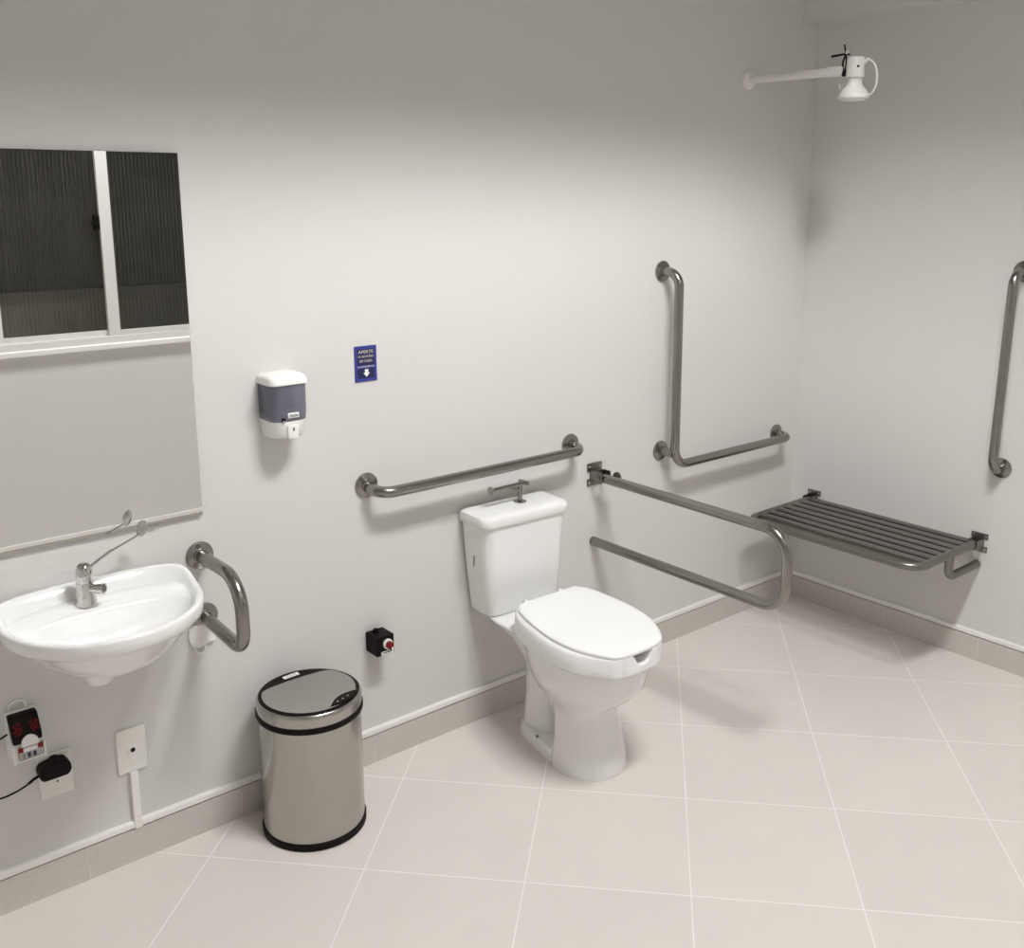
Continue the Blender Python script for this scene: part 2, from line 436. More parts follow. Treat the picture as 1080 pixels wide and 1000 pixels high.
# swing-up bar beside the toilet
g = thing('grab_bar', (-1.165, 0, .70), 'swing-up U-shaped steel support rail hinged to the wall beside the toilet', 'grab bar')
barobj(g, fillet([(-1.165, -.055, .737), (-1.165, -.806, .737), (-1.165, -.806, .499), (-1.165, -.012, .499)], .085, 16), 'rail')
bm = nbm()
box(bm, -1.199, -1.131, -.005, 0, .755, .783); box(bm, -1.199, -1.131, -.005, 0, .703, .728); box(bm, -1.186, -1.144, -.006, 0, .703, .783)
obj('wall_plate', bm, M_STEELD, g, bevel=.001)
bm = nbm(); box(bm, -1.186, -1.183, -.062, -.004, .722, .762); box(bm, -1.147, -1.144, -.062, -.004, .722, .762)
box(bm, -1.186, -1.144, -.03, -.004, .759, .762)
obj('bracket', bm, M_STEELD, g, bevel=.001)
bm = nbm(); lathe(bm, (-1.144, -.085, .744), [(.009, 0), (.017, .003), (.018, .010), (.013, .014), (.004, .015)], 'x', 20)
obj('knob', bm, M_STEELD, g, smooth=40)
bm = nbm(); lathe(bm, (-1.186, -.045, .742), [(.009, 0), (.009, .005), (.004, .006)], 'x', 12, -1)
obj('pivot_bolt', bm, M_STEELD, g, smooth=40)
for x in (-1.191, -1.139):
    for z in (.770, .715):
        bm = nbm(); lathe(bm, (x, -.005, z), [(.0045, 0), (.0042, .001), (.001, .0018)], 'y', 12, -1); obj('screw', bm, M_CHROME, g, smooth=40)
bm = nbm(); lathe(bm, (-1.165, 0, .499), [(.0165, 0), (.0165, .012)], 'y', 20, -1)
obj('wall_buffer', bm, M_STEELD, g, smooth=40)

# ------------------------------------------------------------------ shower seat
s = thing('shower_seat', (0, -.465, .455), 'wall-mounted folding steel slatted shower seat on the right wall', 'shower seat')
ZS, YA, YB, XF = .453, -.112, -.815, -.438
barobj(s, fillet([(-.045, YA, ZS), (XF, YA, ZS), (XF, YB, ZS), (-.045, YB, ZS)], [.05, .065], 12), 'frame', .0145, M_STEELD)
for i in range(7):
    x = -.043-.0535*i
    bm = nbm(); r = .0145
    rings = []
    for y in (YA-.004, YB+.004):
        rings.append([(x+px_, y, ZS+pz_) for px_, pz_ in ((-.019, -.009), (.019, -.009), (.0205, 0), (.019, .009), (.012, .0115), (-.012, .0115), (-.019, .009), (-.0205, 0))])
    loft(bm, rings); obj('slat', bm, M_STEELD, s, smooth=35)
for y in (YA, YB):
    bm = nbm()
    box(bm, -.004, 0, y-.031, y+.031, .466, .487); box(bm, -.004, 0, y-.031, y+.031, .417, .438); box(bm, -.005, 0, y-.018, y+.018, .417, .487)
    box(bm, -.055, -.003, y-.0185, y-.0155, .437, .470); box(bm, -.055, -.003, y+.0155, y+.0185, .437, .470)
    b = obj('wall_bracket', bm, M_STEELD, s, bevel=.001)
    for dy in (-.023, .023):
        for z in (.4765, .4275):
            bm = nbm(); lathe(bm, (-.004, y+dy, z), [(.0045, 0), (.0042, .001), (.001, .0018)], 'x', 12, -1); obj('screw', bm, M_CHROME, b, smooth=40)
    barobj(s, fillet([(-.215, y, ZS-.008), (-.215, y, .368), (-.004, y, .368)], .035, 10), 'leg', .0150, M_STEELD)

# ------------------------------------------------------------------ washbasin
SX = -2.848
def D(w, yb, yf, z, d0, nb=3.6, nf=2.05, ledge=0.0, n=80):
    out = []
    for x, y, zz in egg(SX, w, d0, d0-yb, yf-d0, z, nb, nf, n):
        k = min(1, max(0, (-y-.035)/.10)); k = k*k*(3-2*k)
        out.append((x, y, zz+ledge*(1-k)))
    return out
w_ = thing('washbasin', (SX, 0, .76), 'white ceramic wall-hung washbasin below the mirror', 'washbasin')
LG = .029
rings = [D(.050, .10, .21, .622, .15, 2.4), D(.085, .07, .235, .628, .14, 2.4), D(.125, .03, .265, .645, .13, 2.8), D(.160, .006, .29, .672, .12, 3.2),
         D(.186, .001, .306, .698, .11), D(.203, 0, .318, .715, .105), D(.206, 0, .320, .7165, .105), D(.2185, 0, .332, .720, .10, 3.0, 2.05, .004), D(.2225, 0, .336, .725, .10, 3.0, 2.05, .008),
         D(.2245, 0, .339, .750, .10, 3.0, 2.05, LG*.9), D(.2235, 0, .338, .7545, .10, 3.0, 2.05, LG), D(.220, .002, .3345, .757, .10, 3.0, 2.05, LG),
         D(.214, .008, .3285, .7570, .10, 3.0, 2.05, LG), D(.2095, .014, .324, .7550, .10, 3.0, 2.05, LG*.93), D(.2045, .024, .319, .7490, .105, 3.0, 2.05, LG*.55), D(.200, .034, .3145, .744, .11, 3.0, 2.05, LG*.2),
         D(.197, .040, .3115, .7415, .12, 3.4, 2.05, .012), D(.192, .092, .3065, .7375, .16, 3.0, 2.05, .012), D(.186, .100, .301, .728, .165, 2.9), D(.168, .112, .287, .705, .17, 2.7), D(.135, .126, .262, .680, .175, 2.4), D(.085, .145, .228, .664, .18, 2.2), D(.03, .175, .196, .658, .185, 2)]
bm = nbm(); loft(bm, rings); obj('basin', bm, M_CERAMIC, w_, smooth=50)
bm = nbm(); lathe(bm, (SX-.036, -.165, .594), [(.022, 0), (.0285, .003), (.031, .012), (.036, .03), (.046, .045)], 'z', 28)
obj('drain_neck', bm, M_CERAMIC, w_, smooth=50)
# faucet with long elbow lever
FX, FY, FZ = -2.870, -.066, .7495
f_ = thing('faucet', (FX, FY, FZ), 'chrome faucet with a long elbow lever standing on the washbasin', 'faucet')
bm = nbm(); lathe(bm, (FX, FY, FZ-.002), [(.0235, 0), (.0235, .005), (.0220, .010), (.0205, .034), (.0200, .056)], 'z', 32)
obj('body', bm, M_CHROME, f_, smooth=40)
bm = nbm(); lathe(bm, (FX, FY, FZ+.0525), [(.0185, 0), (.0195, .002), (.0188, .022), (.0172, .036), (.014, .043), (.008, .0465)], 'z', 32)
obj('cap', bm, M_CHROME, f_, smooth=40)
bm = nbm(); a = Vector((FX+.006, FY-.008, FZ+.038)); e = a+Vector((.024, -.030, .002))
sweep(bm, [a, a.lerp(e, .55), a.lerp(e, .6), e, e+(e-a)*.02], [.0105, .0105, .0125, .0125, .0105], 20)
sp = obj('spout', bm, M_CHROME, f_, smooth=40)
bm = nbm(); sweep(bm, [e+(e-a)*.012, e+(e-a)*.03], .0085, 16); obj('aerator', bm, M_STEELD, sp, smooth=40)
bm = nbm(); sweep(bm, [(FX+.014, FY+.001, FZ+.086), (-2.806, -.063, .862), (-2.800, -.063, .864), (-2.748, -.062, .883), (-2.738, -.062, .889)], [.0036, .0036, .0028, .0028, .0028], 12)
obj('lever_arm', bm, M_CHROME, f_, smooth=50)
# oval paddle at the end of the lever
bm = nbm(); pc = Vector((-2.7285, -.061, .9015)); ax1 = Vector((.25, .02, .96)).normalized(); ax2 = Vector((.93, -.25, -.2)).normalized(); ax2 = (ax2-ax1*ax2.dot(ax1)).normalized(); nn = ax1.cross(ax2)
rr = []
for k, sc in ((-.0013, .9), (-.0008, 1), (.0008, 1), (.0013, .9)):
    rr.append([pc+nn*k+ax1*.0205*sc*math.cos(2*PI*i/28)+ax2*.0125*sc*math.sin(2*PI*i/28) for i in range(28)])
loft(bm, rr); obj('paddle', bm, M_CHROME, f_, smooth=40)

# white plastic wall plate under the curved grab bar
p_ = thing('wall_plate', (-2.585, 0, .55), 'small white plastic wall plate with a clip below the curved grab bar', 'wall plate')
out = [(-2.612, .585), (-2.598, .594), (-2.578, .594), (-2.560, .583), (-2.548, .566), (-2.5425, .541), (-2.546, .537), (-2.560, .540), (-2.572, .535), (-2.586, .530), (-2.603, .534), (-2.611, .546), (-2.615, .565)]
bm = nbm(); loft(bm, [[(x, -d, z) for x, z in out] for d in (0, .010)]); obj('plate', bm, M_WHITE, p_, bevel=.003, seg=3)
bm = nbm(); sweep(bm, smoothpath([(-2.600, -.006, .535), (-2.598, -.008, .522), (-2.588, -.009, .515), (-2.577, -.009, .519), (-2.573, -.008, .533)], 6), .0028, 10)
obj('clip', bm, M_WHITE, p_, smooth=50)
bm = nbm(); lathe(bm, (-2.585, -.010, .553), [(.0016, 0), (.0014, .0006)], 'y', 10, -1); obj('screw', bm, M_GREYLAB, p_)

# ------------------------------------------------------------------ soap dispenser
d_ = thing('soap_dispenser', (-2.332, 0, 1.15), 'white soap dispenser with a smoked translucent tank on the wall', 'soap dispenser')
DX = -2.333
def dring(z, w, d1, r=.018): return rrect(DX, 0, z, w, 0, d1, r, .003, 6)
bm = nbm(); loft(bm, [dring(1.207, .0525, .086, .022), dring(1.2095, .054, .090, .022), dring(1.221, .0535, .089, .022), dring(1.2275, .051, .084, .022), dring(1.2315, .046, .076, .022), dring(1.2330, .038, .064, .02)])
obj('lid', bm, M_WHITE, d_, smooth=40)
bm = nbm(); loft(bm, [dring(1.111, .0475, .083, .03), dring(1.114, .050, .085, .028), dring(1.135, .0505, .086, .024), dring(1.208, .0515, .086, .024)])
obj('smoked_tank', bm, M_SMOKE, d_, smooth=40, label='smoked translucent tank')
bm = nbm(); loft(bm, [rrect(DX, 0, 1.110, .0455, .003, .070, .018, .003), rrect(DX, 0, 1.133, .0455, .003, .074, .018, .003)])
obj('soap', bm, mat('liquid_soap', (.30, .29, .33), .3), d_, smooth=40, label='dark liquid soap')
bm = nbm(); loft(bm, [dring(1.0655, .040, .066, .026), dring(1.068, .044, .074, .028), dring(1.076, .0475, .081, .028), dring(1.112, .0490, .084, .028), dring(1.1125, .044, .08, .026)])
# raised shoulders at the wall side of the base
box(bm, DX-.0495, DX-.0475, -.032, 0, 1.085, 1.128); box(bm, DX+.0475, DX+.0495, -.032, 0, 1.085, 1.128)
ob = obj('base', bm, M_WHITE, d_, smooth=40)
obj('nozzle_cover', mkbox(DX-.014, DX+.016, -.0895, -.080, 1.0665, 1.103), M_WHITE, d_, bevel=.003)
obj('sensor_eye', mkbox(DX-.0005, DX+.0035, -.0905, -.089, 1.087, 1.096), M_BLACK, d_, bevel=.0015)
lb = obj('label_plate', mkbox(DX-.012, DX+.020, -.0885, -.084, 1.121, 1.135), M_WHITE, d_, bevel=.0025)
bm = place_text(text_bm('Ebblie', .01), DX+.0045, -.0887, 1.128, .023, .0078); obj('lettering', bm, M_NAVY, lb)
bm = nbm(); lathe(bm, (DX-.024, -.083, 1.1185), [(.0055, 0), (.0055, .0045), (.003, .005)], 'y', 16, -1); lathe(bm, (DX-.024, -.0865, 1.1135), [(.0038, 0), (.0035, .002), (.001, .003)], 'y', 12, -1, mi=1)
obj('lock', bm, [M_BLACK, M_CHROME], d_, smooth=40)

# ------------------------------------------------------------------ blue sign
sg = thing('sign', (-2.059, 0, 1.2235), 'small blue sign with cream lettering and a white down arrow on the wall', 'sign')
SGX, SGZ = -2.0587, 1.2235
obj('panel', mkbox(SGX-.0355, SGX+.0355, -.003, 0, SGZ-.0505, SGZ+.0505), M_BLUE, sg, bevel=.0008)
obj('field', mkbox(SGX-.0275, SGX+.0275, -.0034, -.0025, SGZ-.0415, SGZ+.0425), M_NAVY, sg)
obj('band', mkbox(SGX-.028, SGX+.028, -.0037, -.0030, SGZ-.0130, SGZ-.0045), M_BLUE, sg)
for body, z, w, h in (('APERTE', .0340, .048, .0085), ('O BOTÃO', .0215, .049, .0078), ('EM CASO', .0080, .040, .0072), ('DE EMERGÊNCIA', -.0072, .054, .0058)):
    obj('lettering', place_text(text_bm(body, .01), SGX, -.0038, SGZ+z, w, h), M_SIGNC, sg)
bm = nbm(); ar = [(-.005, -.0155), (.0055, -.0155), (.0055, -.0255), (.0105, -.0255), (.000, -.0370), (-.0105, -.0255), (-.005, -.0255)]
loft(bm, [[(SGX+.001+x, y, SGZ+z) for x, z in ar] for y in (-.0032, -.0042)]); obj('arrow', bm, M_SIGNW, sg)

# ------------------------------------------------------------------ emergency call button box
b_ = thing('call_button', (-2.06, 0, .395), 'small black emergency box with a red push button low on the wall', 'call button')
bm = nbm(); box(bm, -2.089, -2.030, -.063, 0, .367, .426); obj('box', bm, M_BLACK, b_, bevel=.0025)
bm = nbm(); lathe(bm, (-2.068, -.024, .426), [(.0095, 0), (.0095, .007), (.007, .008), (.007, .012)], 'z', 16); obj('cable_gland', bm, M_BLACK, b_, smooth=35)
bm = nbm(); lathe(bm, (-2.0535, -.063, .401), [(.0155, 0), (.0155, .006), (.0140, .008), (.011, .008)], 'y', 28, -1); obj('button_ring', bm, M_WHITE, b_, smooth=35)
bm = nbm(); lathe(bm, (-2.0535, -.070, .401), [(.0108, 0), (.0108, .009), (.0095, .0105), (.003, .011)], 'y', 28, -1); obj('button', bm, M_RED, b_, smooth=35)
bm = nbm(); path = [(-2.0745, .377), (-2.0745, .3715), (-2.036, .3715), (-2.036, .380)]
box(bm, -2.076, -2.034, -.066, -.063, .3695, .3745); box(bm, -2.076, -2.071, -.066, -.063, .3745, .3795); box(bm, -2.040, -2.034, -.066, -.063, .3745, .386); box(bm, -2.072, -2.046, -.066, -.063, .3775, .3808)
obj('tag_holder', bm, M_WHITE, b_, bevel=.001)

# ------------------------------------------------------------------ alarm siren
a_ = thing('alarm_siren', (-3.025, 0, .45), 'white alarm siren with a dark red strobe lens below the washbasin', 'alarm')
AX0, AX1 = -3.060, -2.990
def prof_x(bm, prof, x0, x1, mi=0): return loft(bm, [[(x, -d, z) for d, z in prof] for x in (x0, x1)], mi=mi)
bm = nbm(); prof_x(bm, [(0, .400), (.058, .400), (.058, .445), (.045, .452), (.013, .509), (0, .509)], AX0, AX1)
obj('case', bm, M_WHITE, a_, bevel=.002)
bm = nbm(); prof_x(bm, [(.012, .454), (.060, .446), (.062, .462), (.034, .5065), (.012, .5065)], AX0+.0035, AX1-.0035)
lens = obj('strobe_lens', bm, M_REDLENS, a_, bevel=.004, seg=2, label='dark red strobe lens')
def lens_pt(x, t): return Vector((x, -(.0625+(.0345-.0625)*t), .463+(.506-.463)*t))
bm = nbm()
for cx in (AX0+.016, AX1-.016):
    for i in range(-4, 5):
        for j in range(-4, 5):
            if i*i/16+j*j/12 > 1.05 or random.random() < .25: continue
            p = lens_pt(cx+i*.0027, .42+j*.085)
            bmesh.ops.create_icosphere(bm, subdivisions=1, radius=.0010, matrix=Matrix.Translation(p))
obj('red_specks', bm, M_SPECK, lens)  # red specks added for the mottled red of the lens, not diodes
bm = nbm(); pts = [(-.019, .437), (.019, .437)]+[(.019*math.cos(PI*k/14), .445+.021*math.sin(PI*k/14)) for k in range(15)]
cxs = (AX0+AX1)/2+.003
loft(bm, [[(cxs+x, -d-(0 if z < .447 else -(z-.447)*.18), z) for x, z in pts] for d in (.045, .0655)]); obj('speaker_dome', bm, M_WHITE, a_, smooth=40)
lb = obj('label_plate', mkbox(cxs-.026, cxs+.026, -.0662, -.056, .409, .4405), M_GREYLAB, a_)
obj('label_bar', mkbox(cxs-.017, cxs+.014, -.0668, -.066, .4285, .4365), M_WHITE, lb)
for x in (cxs-.0215, cxs+.0205): obj('red_mark', mkbox(x-.0052, x+.0052, -.0668, -.066, .4290, .4405), M_RED, lb)
bm = nbm()
for x0, x1 in ((-.008, -.0015), (.0035, .0105)): box(bm, cxs+x0, cxs+x1, -.0672, -.066, .4135, .4245)
box(bm, cxs-.017, cxs-.0155, -.0668, -.066, .412, .424); box(bm, cxs-.024, cxs+.02, -.0668, -.066, .4098, .4106); obj('switches', bm, M_NAVY, lb)
obj('side_wing', mkbox(AX0+.0002, AX0+.0045, -.066, -.05, .400, .4425), M_WHITE, a_, bevel=.001); obj('side_wing', mkbox(AX1-.0045, AX1-.0002, -.066, -.05, .400, .4425), M_WHITE, a_, bevel=.001)
bm = nbm(); sweep(bm, smoothpath([(-3.047, -.003, .505), (-3.045, -.003, .522), (-3.030, -.003, .530), (-3.014, -.003, .525), (-3.010, -.003, .507)], 6), .0032, 10)
obj('hanging_loop', bm, M_WHITE, a_, smooth=50)

# ------------------------------------------------------------------ outlets, plug, conduit
o_ = thing('power_outlet', (-2.96, 0, .313), 'white power outlet plate partly covered by a black plug', 'outlet')
obj('plate', mkbox(-3.000, -2.923, -.007, 0, .2565, .370), M_PLATE, o_, bevel=.003)
bm = nbm(); lathe(bm, (-2.960, -.007, .296), [(.0060, 0), (.0055, .002)], 'y', 16, -1); so = obj('socket', bm, M_WHITE, o_, smooth=35)
bm = nbm(); lathe(bm, (-2.960, -.009, .296), [(.0026, 0), (.0024, .0003)], 'y', 12, -1); obj('socket_hole', bm, M_DARK, so)
bm = nbm(); lathe(bm, (-2.961, -.007, .276), [(.0013, 0), (.001, .0006)], 'y', 10, -1); obj('screw', bm, M_GREYLAB, o_)
q_ = thing('plug_adapter', (-2.97, -.007, .343), 'black plug adapter with a cord plugged into the left outlet', 'plug')
bm = nbm(); pr = [(-3.006, .339), (-3.003, .328), (-2.996, .323), (-2.945, .3235), (-2.937, .328), (-2.933, .338), (-2.934, .350), (-2.942, .362), (-2.955, .3645), (-2.960, .3685), (-2.970, .3685), (-2.975, .364), (-2.998, .359), (-3.005, .351)]
loft(bm, [[(x, -d, z) for x, z in pr] for d in (.0072, .045)]); obj('body', bm, M_BLACK, q_, bevel=.004, seg=3)
cord = smoothpath([(-3.003, -.030, .338), (-3.016, -.031, .334), (-3.035, -.031, .324), (-3.060, -.030, .316), (-3.095, -.029, .314), (-3.135, -.026, .335), (-3.16, -.022, .39), (-3.14, -.022, .44), (-3.10, -.025, .452), (-3.077, -.028, .459), (-3.061, -.030, .466)], 8)
bm = nbm(); sweep(bm, cord, [.0036 if i < 14 else .0023 for i in range(len(cord))], 10); obj('cord', bm, M_BLACK, q_, smooth=60)
o_ = thing('cable_outlet', (-2.78, 0, .31), 'white blank outlet plate with a central hole above a white cable channel', 'outlet')
obj('plate', mkbox(-2.8175, -2.7435, -.007, 0, .2495, .369), M_PLATE, o_, bevel=.003)
so = obj('socket', mkbox(-2.7925, -2.767, -.0085, -.006, .2975, .3225), M_PLATE, o_, bevel=.0012)
bm = nbm(); lathe(bm, (-2.7785, -.0085, .310), [(.0062, 0), (.0055, .0006)], 'y', 18, -1); obj('socket_hole', bm, M_DARK, so)
for z in (.341, .272):
    bm = nbm(); lathe(bm, (-2.7800, -.007, z), [(.0011, 0), (.001, .0004)], 'y', 10, -1); obj('screw', bm, M_GREYLAB, o_)
tag(obj('cable_channel', mkbox(-2.791, -2.7715, -.0135, 0, .0915, .2495), M_PLATE, None, bevel=.0015), 'vertical white cable channel running from the outlet plate to the baseboard', 'cable channel')

# ------------------------------------------------------------------ trash can
tx, ty = -2.357, -.153
t = thing('trash_can', (tx, ty, 0), 'round stainless steel sensor trash can standing on the floor by the wall', 'trash can')
R = .136
bm = nbm(); lathe(bm, (tx, ty, 0), [(.132, 0), (.1395, .002), (.1400, .018), (.1375, .021), (.134, .0215)], 'z', 64); obj('base_ring', bm, M_BLACK, t, smooth=35)
bm = nbm(); lathe(bm, (tx, ty, .02), [(R, 0), (R, .318)], 'z', 64); obj('body', bm, M_BIN, t, smooth=40)
bm = nbm(); lathe(bm, (tx, ty, .336), [(.134, 0), (.1405, .001), (.1415, .004), (.1415, .013), (.1405, .0155), (.137, .016)], 'z', 64); obj('band', bm, M_BLACK, t, smooth=35)
bm = nbm(); lathe(bm, (tx, ty, .352), [(.138, 0), (.1385, .002), (.1385, .024), (.1370, .030), (.134, .034), (.131, .0355)], 'z', 64); obj('collar', bm, M_BIN, t, smooth=35)
bm = nbm(); lathe(bm, (tx, ty, .385), [(.1325, 0), (.1325, .0025), (.129, .004), (.120, .0042)], 'z', 64); obj('lid_rim', bm, M_BLACK, t, smooth=35)
# D-shaped steel flap of the lid (flat side towards the wall)
def dplate(rad, yb, z, n=64):
    a0 = math.asin((yb-ty)/rad) if abs((yb-ty)/rad) < 1 else PI/2
    pts = [(tx+rad*math.cos(a), ty+rad*math.sin(a), z) for a in [PI-a0+(PI+2*a0)*k/n for k in range(n+1)]]
    # soften the two corners
    for _ in range(3):
        P = pts; pts = [tuple((P[i-1][c]+2*P[i][c]+P[(i+1) % len(P)][c])/4 for c in range(3)) for i in range(len(P))]
    return pts
bm = nbm(); loft(bm, [dplate(.1235, ty+.086, .3885), dplate(.1235, ty+.086, .3908), dplate(.1210, ty+.0835, .3915)]); obj('flap', bm, M_BINLID, t, smooth=30)
# sensor panel: lens-shaped black window with a chrome edge at the front
def lensring(cx, cy, w, up, dn, z, n=20):
    a = [(cx-w+2*w*k/n, cy+up*math.sin(PI*k/n)) for k in range(n+1)]; b = [(cx+w-2*w*k/n, cy-dn*math.sin(PI*k/n)) for k in range(1, n)]
    ang = math.radians(20); return [(tx+(x-tx)*math.cos(ang)-(y-ty)*math.sin(ang), ty+(x-tx)*math.sin(ang)+(y-ty)*math.cos(ang), z) for x, y in a+b]
bm = nbm(); loft(bm, [lensring(tx+.012, ty-.108, .056, .020, .017, z) for z in (.389, .3926)]); obj('panel_trim', bm, M_CHROME, t)
bm = nbm(); loft(bm, [lensring(tx+.012, ty-.110, .052, .017, .0165, z) for z in (.390, .3936)]); sp = obj('sensor_panel', bm, M_BLACK, t)
bm = nbm()
for k, x in enumerate((-.014, .004, .022)): lathe(bm, (tx+.04+x, ty-.1035+.3*x, .3936), [(.0028, 0), (.0026, .0003)], 'z', 12)
obj('indicator', bm, M_GREYLAB, sp)
bm = nbm(); box(bm, -.026, .020, -.0075, .0075, 0, .0012)
st = obj('sticker', bm, M_SIGNW, t); st.matrix_parent_inverse = Matrix.Identity(4); st.location = (.006, .1085, .3890); st.rotation_euler = (0, 0, .06)
bm = nbm()
for i in range(6): box(bm, -.018+.0055*i, -.0143+.0055*i, -.003, .0025, .0012, .0015)
m_ = obj('print', bm, M_GREYLAB); m_.parent = st

# ------------------------------------------------------------------ toilet
TXC = -1.572
t = thing('toilet', (TXC, 0, 0), 'white ceramic toilet with tank and raised seat, lid closed', 'toilet')
X0 = TXC
bm = nbm()
def ring(z, w, db, d0, df, nb=2.4, nf=2.1, sk=0.0): return egg(X0, w, d0, d0-db, df-d0, z, nb, nf, 64, skew=sk)
# foot column, neck and bowl
loft(bm, [ring(.0, .109, .345, .42, .531, 5, 2.1), ring(.012, .1095, .345, .42, .5325, 5, 2.1), ring(.04, .107, .345, .42, .528, 5), ring(.10, .0985, .345, .42, .514, 4.5), ring(.16, .091, .335, .42, .500, 4, 2.1, .01),
          ring(.190, .089, .325, .41, .497, 3.5, 2.1, .02), ring(.205, .093, .315, .41, .506, 3, 2.1, .03), ring(.225, .108, .295, .41, .535, 2.8, 2.1, .035), ring(.26, .132, .27, .42, .578, 2.6, 2.1, .04),
          ring(.30, .152, .255, .43, .614, 2.6, 2.1, .045), ring(.34, .163, .245, .44, .626, 2.6, 2.1, .05), ring(.375, .170, .24, .44, .638, 2.6, 2.1, .05), ring(.392, .1715, .24, .44, .640, 2.6, 2.1, .05), ring(.397, .166, .245, .44, .634, 2.6, 2.1, .05)])
# rear body rising to the tank shelf
loft(bm, [ring(.02, .056, .146, .20, .34, 3, 2), ring(.05, .051, .150, .20, .285, 3, 2), ring(.10, .049, .153, .20, .272, 3, 2.2), ring(.15, .050, .158, .21, .285, 3, 2.2), ring(.20, .055, .163, .22, .34, 3, 2), ring(.23, .061, .165, .25, .42, 2.8, 2), ring(.27, .076, .155, .28, .46, 2.8, 2),
          ring(.32, .098, .122, .30, .46, 3, 2), ring(.355, .112, .085, .30, .46, 3.4, 2), ring(.378, .128, .045, .28, .46, 3.8, 2), ring(.392, .138, .028, .26, .46, 4, 2), ring(.397, .136, .03, .26, .46, 4, 2)])
# low plinth with the floor bolts
pl = []
for z, k in ((0, 0), (.022, 0), (.034, .004), (.042, .014)):
    o = [(-.046, .146), (-.062, .166), (-.075, .215), (-.087, .29), (-.101, .38), (-.105, .43), (.105, .43), (.101, .38), (.087, .29), (.075, .215), (.062, .166), (.046, .146), (.02, .138), (-.02, .138)]
    pl.append([(X0+x*(1-k/.08), -(.28+(d-.28)*(1-k/.20)), z) for x, d in o])
loft(bm, pl)
# trapway swelling on both flanks
for sx in (-1, 1):
    sweep(bm, smoothpath([(X0+sx*.012, -.250, .28), (X0+sx*.014, -.280, .215), (X0+sx*.015, -.315, .145), (X0+sx*.015, -.350, .085), (X0+sx*.012, -.400, .035)], 6), .034, 18)
obj('bowl', bm, M_CERAMIC, t, smooth=48)
for sx in (-1, 1):
    bm = nbm(); lathe(bm, (X0+sx*.070, -.262, .036), [(.0075, 0), (.0075, .0045), (.004, .0055)], 'z', 14); obj('floor_bolt', bm, M_STEELD, t, smooth=40)
# raised seat ring with a scoop at the front
def lid_half(d):
    T = [(.2285, .110), (.236, .1185), (.26, .1380), (.30, .1500), (.334, .1560), (.40, .1650), (.45, .1668), (.50, .1625), (.54, .1530), (.58, .1360), (.61, .118), (.632, .100), (.642, .088), (.6475, .070)]
    for (a, b), (c, e) in zip(T[:-1], T[1:]):
        if d <= c: return b+(e-b)*(d-a)/(c-a)
    return T[-1][1]
def outline(off=0.0, n=40):
    ds = [.2285, .231, .236]+[.236+(.642-.236)*k/(n-1) for k in range(1, n)]+[.6455, .6475]
    L = [(-lid_half(d), d) for d in ds]; front = [(-.066+.006*k, .6545-.0045*(abs(-.066+.006*k)/.07)**2) for k in range(23)]
    Rr = [(lid_half(d), d) for d in reversed(ds)]; back = [(.06, .2285), (0, .2285), (-.06, .2285)]
    P = L+front+Rr+back
    Q = []; N = len(P)
    for i, (x, d) in enumerate(P):   # push outwards by off along the local normal
        a = P[i-1]; b = P[(i+1) % N]; tx_, td = b[0]-a[0], b[1]-a[1]; l = math.hypot(tx_, td) or 1
        nx, nd = td/l, -tx_/l
        if (x*nx+(d-.44)*nd) < 0: nx, nd = -nx, -nd
        k = min(1, max(0, (d-.52)/.12)); o2 = off*(1-.93*k*k*(3-2*k)) if off > 0 else off
        Q.append((x+nx*o2, d+nd*o2))
    return Q
def seat_pt(x, d, z, k=.0476): return (X0-.006+x-.05*(d-.23), -d, z-k*(d-.23))
def seat_ring(off, z, sl=True, notch=0.0, sc=1.0):
    r = []
    for x, d in outline(off):
        x, d = x*sc, .44+(d-.44)*sc
        zz = z
        if d > .5 and notch:
            u = abs(x-.004)/.036
            if u < 1: zz -= notch*(1-u**3)
        r.append(seat_pt(x, d, zz, .0476 if sl else .006))
    return r
bm = nbm()
rs = [seat_ring(.006, .397, False), seat_ring(.010, .3985, False), seat_ring(.0125, .430, True), seat_ring(.0115, .458, True, .026), seat_ring(.007, .4655, True, .032), seat_ring(.000, .4685, True, .035), seat_ring(-.012, .4685, True, .036), seat_ring(-.012, .4685, True, .036, .84), seat_ring(-.012, .460, True, .03, .81), seat_ring(-.012, .402, False, 0, .80)]
loft(bm, rs, False, False)
obj('seat_ring', bm, M_SEAT, t, smooth=45, label='thick raised white seat ring with a front scoop')
bm = nbm(); loft(bm, [seat_ring(-.003, .4690), seat_ring(0, .4710), seat_ring(0, .4775), seat_ring(-.003, .4805), seat_ring(-.010, .4825), seat_ring(-.010, .4840, sc=.86), seat_ring(-.010, .4846, sc=.5), seat_ring(-.010, .4846, sc=.1)]); obj('toilet_lid', bm, M_SEAT, t, smooth=40, label='closed white lid')
for sx in (-1, 1):
    bm = nbm(); lathe(bm, (X0-.006+sx*.07-.018, -.224, .4695), [(.012, 0), (.012, .012)], 'x', 16); obj('hinge', bm, M_SEAT, t, smooth=40)
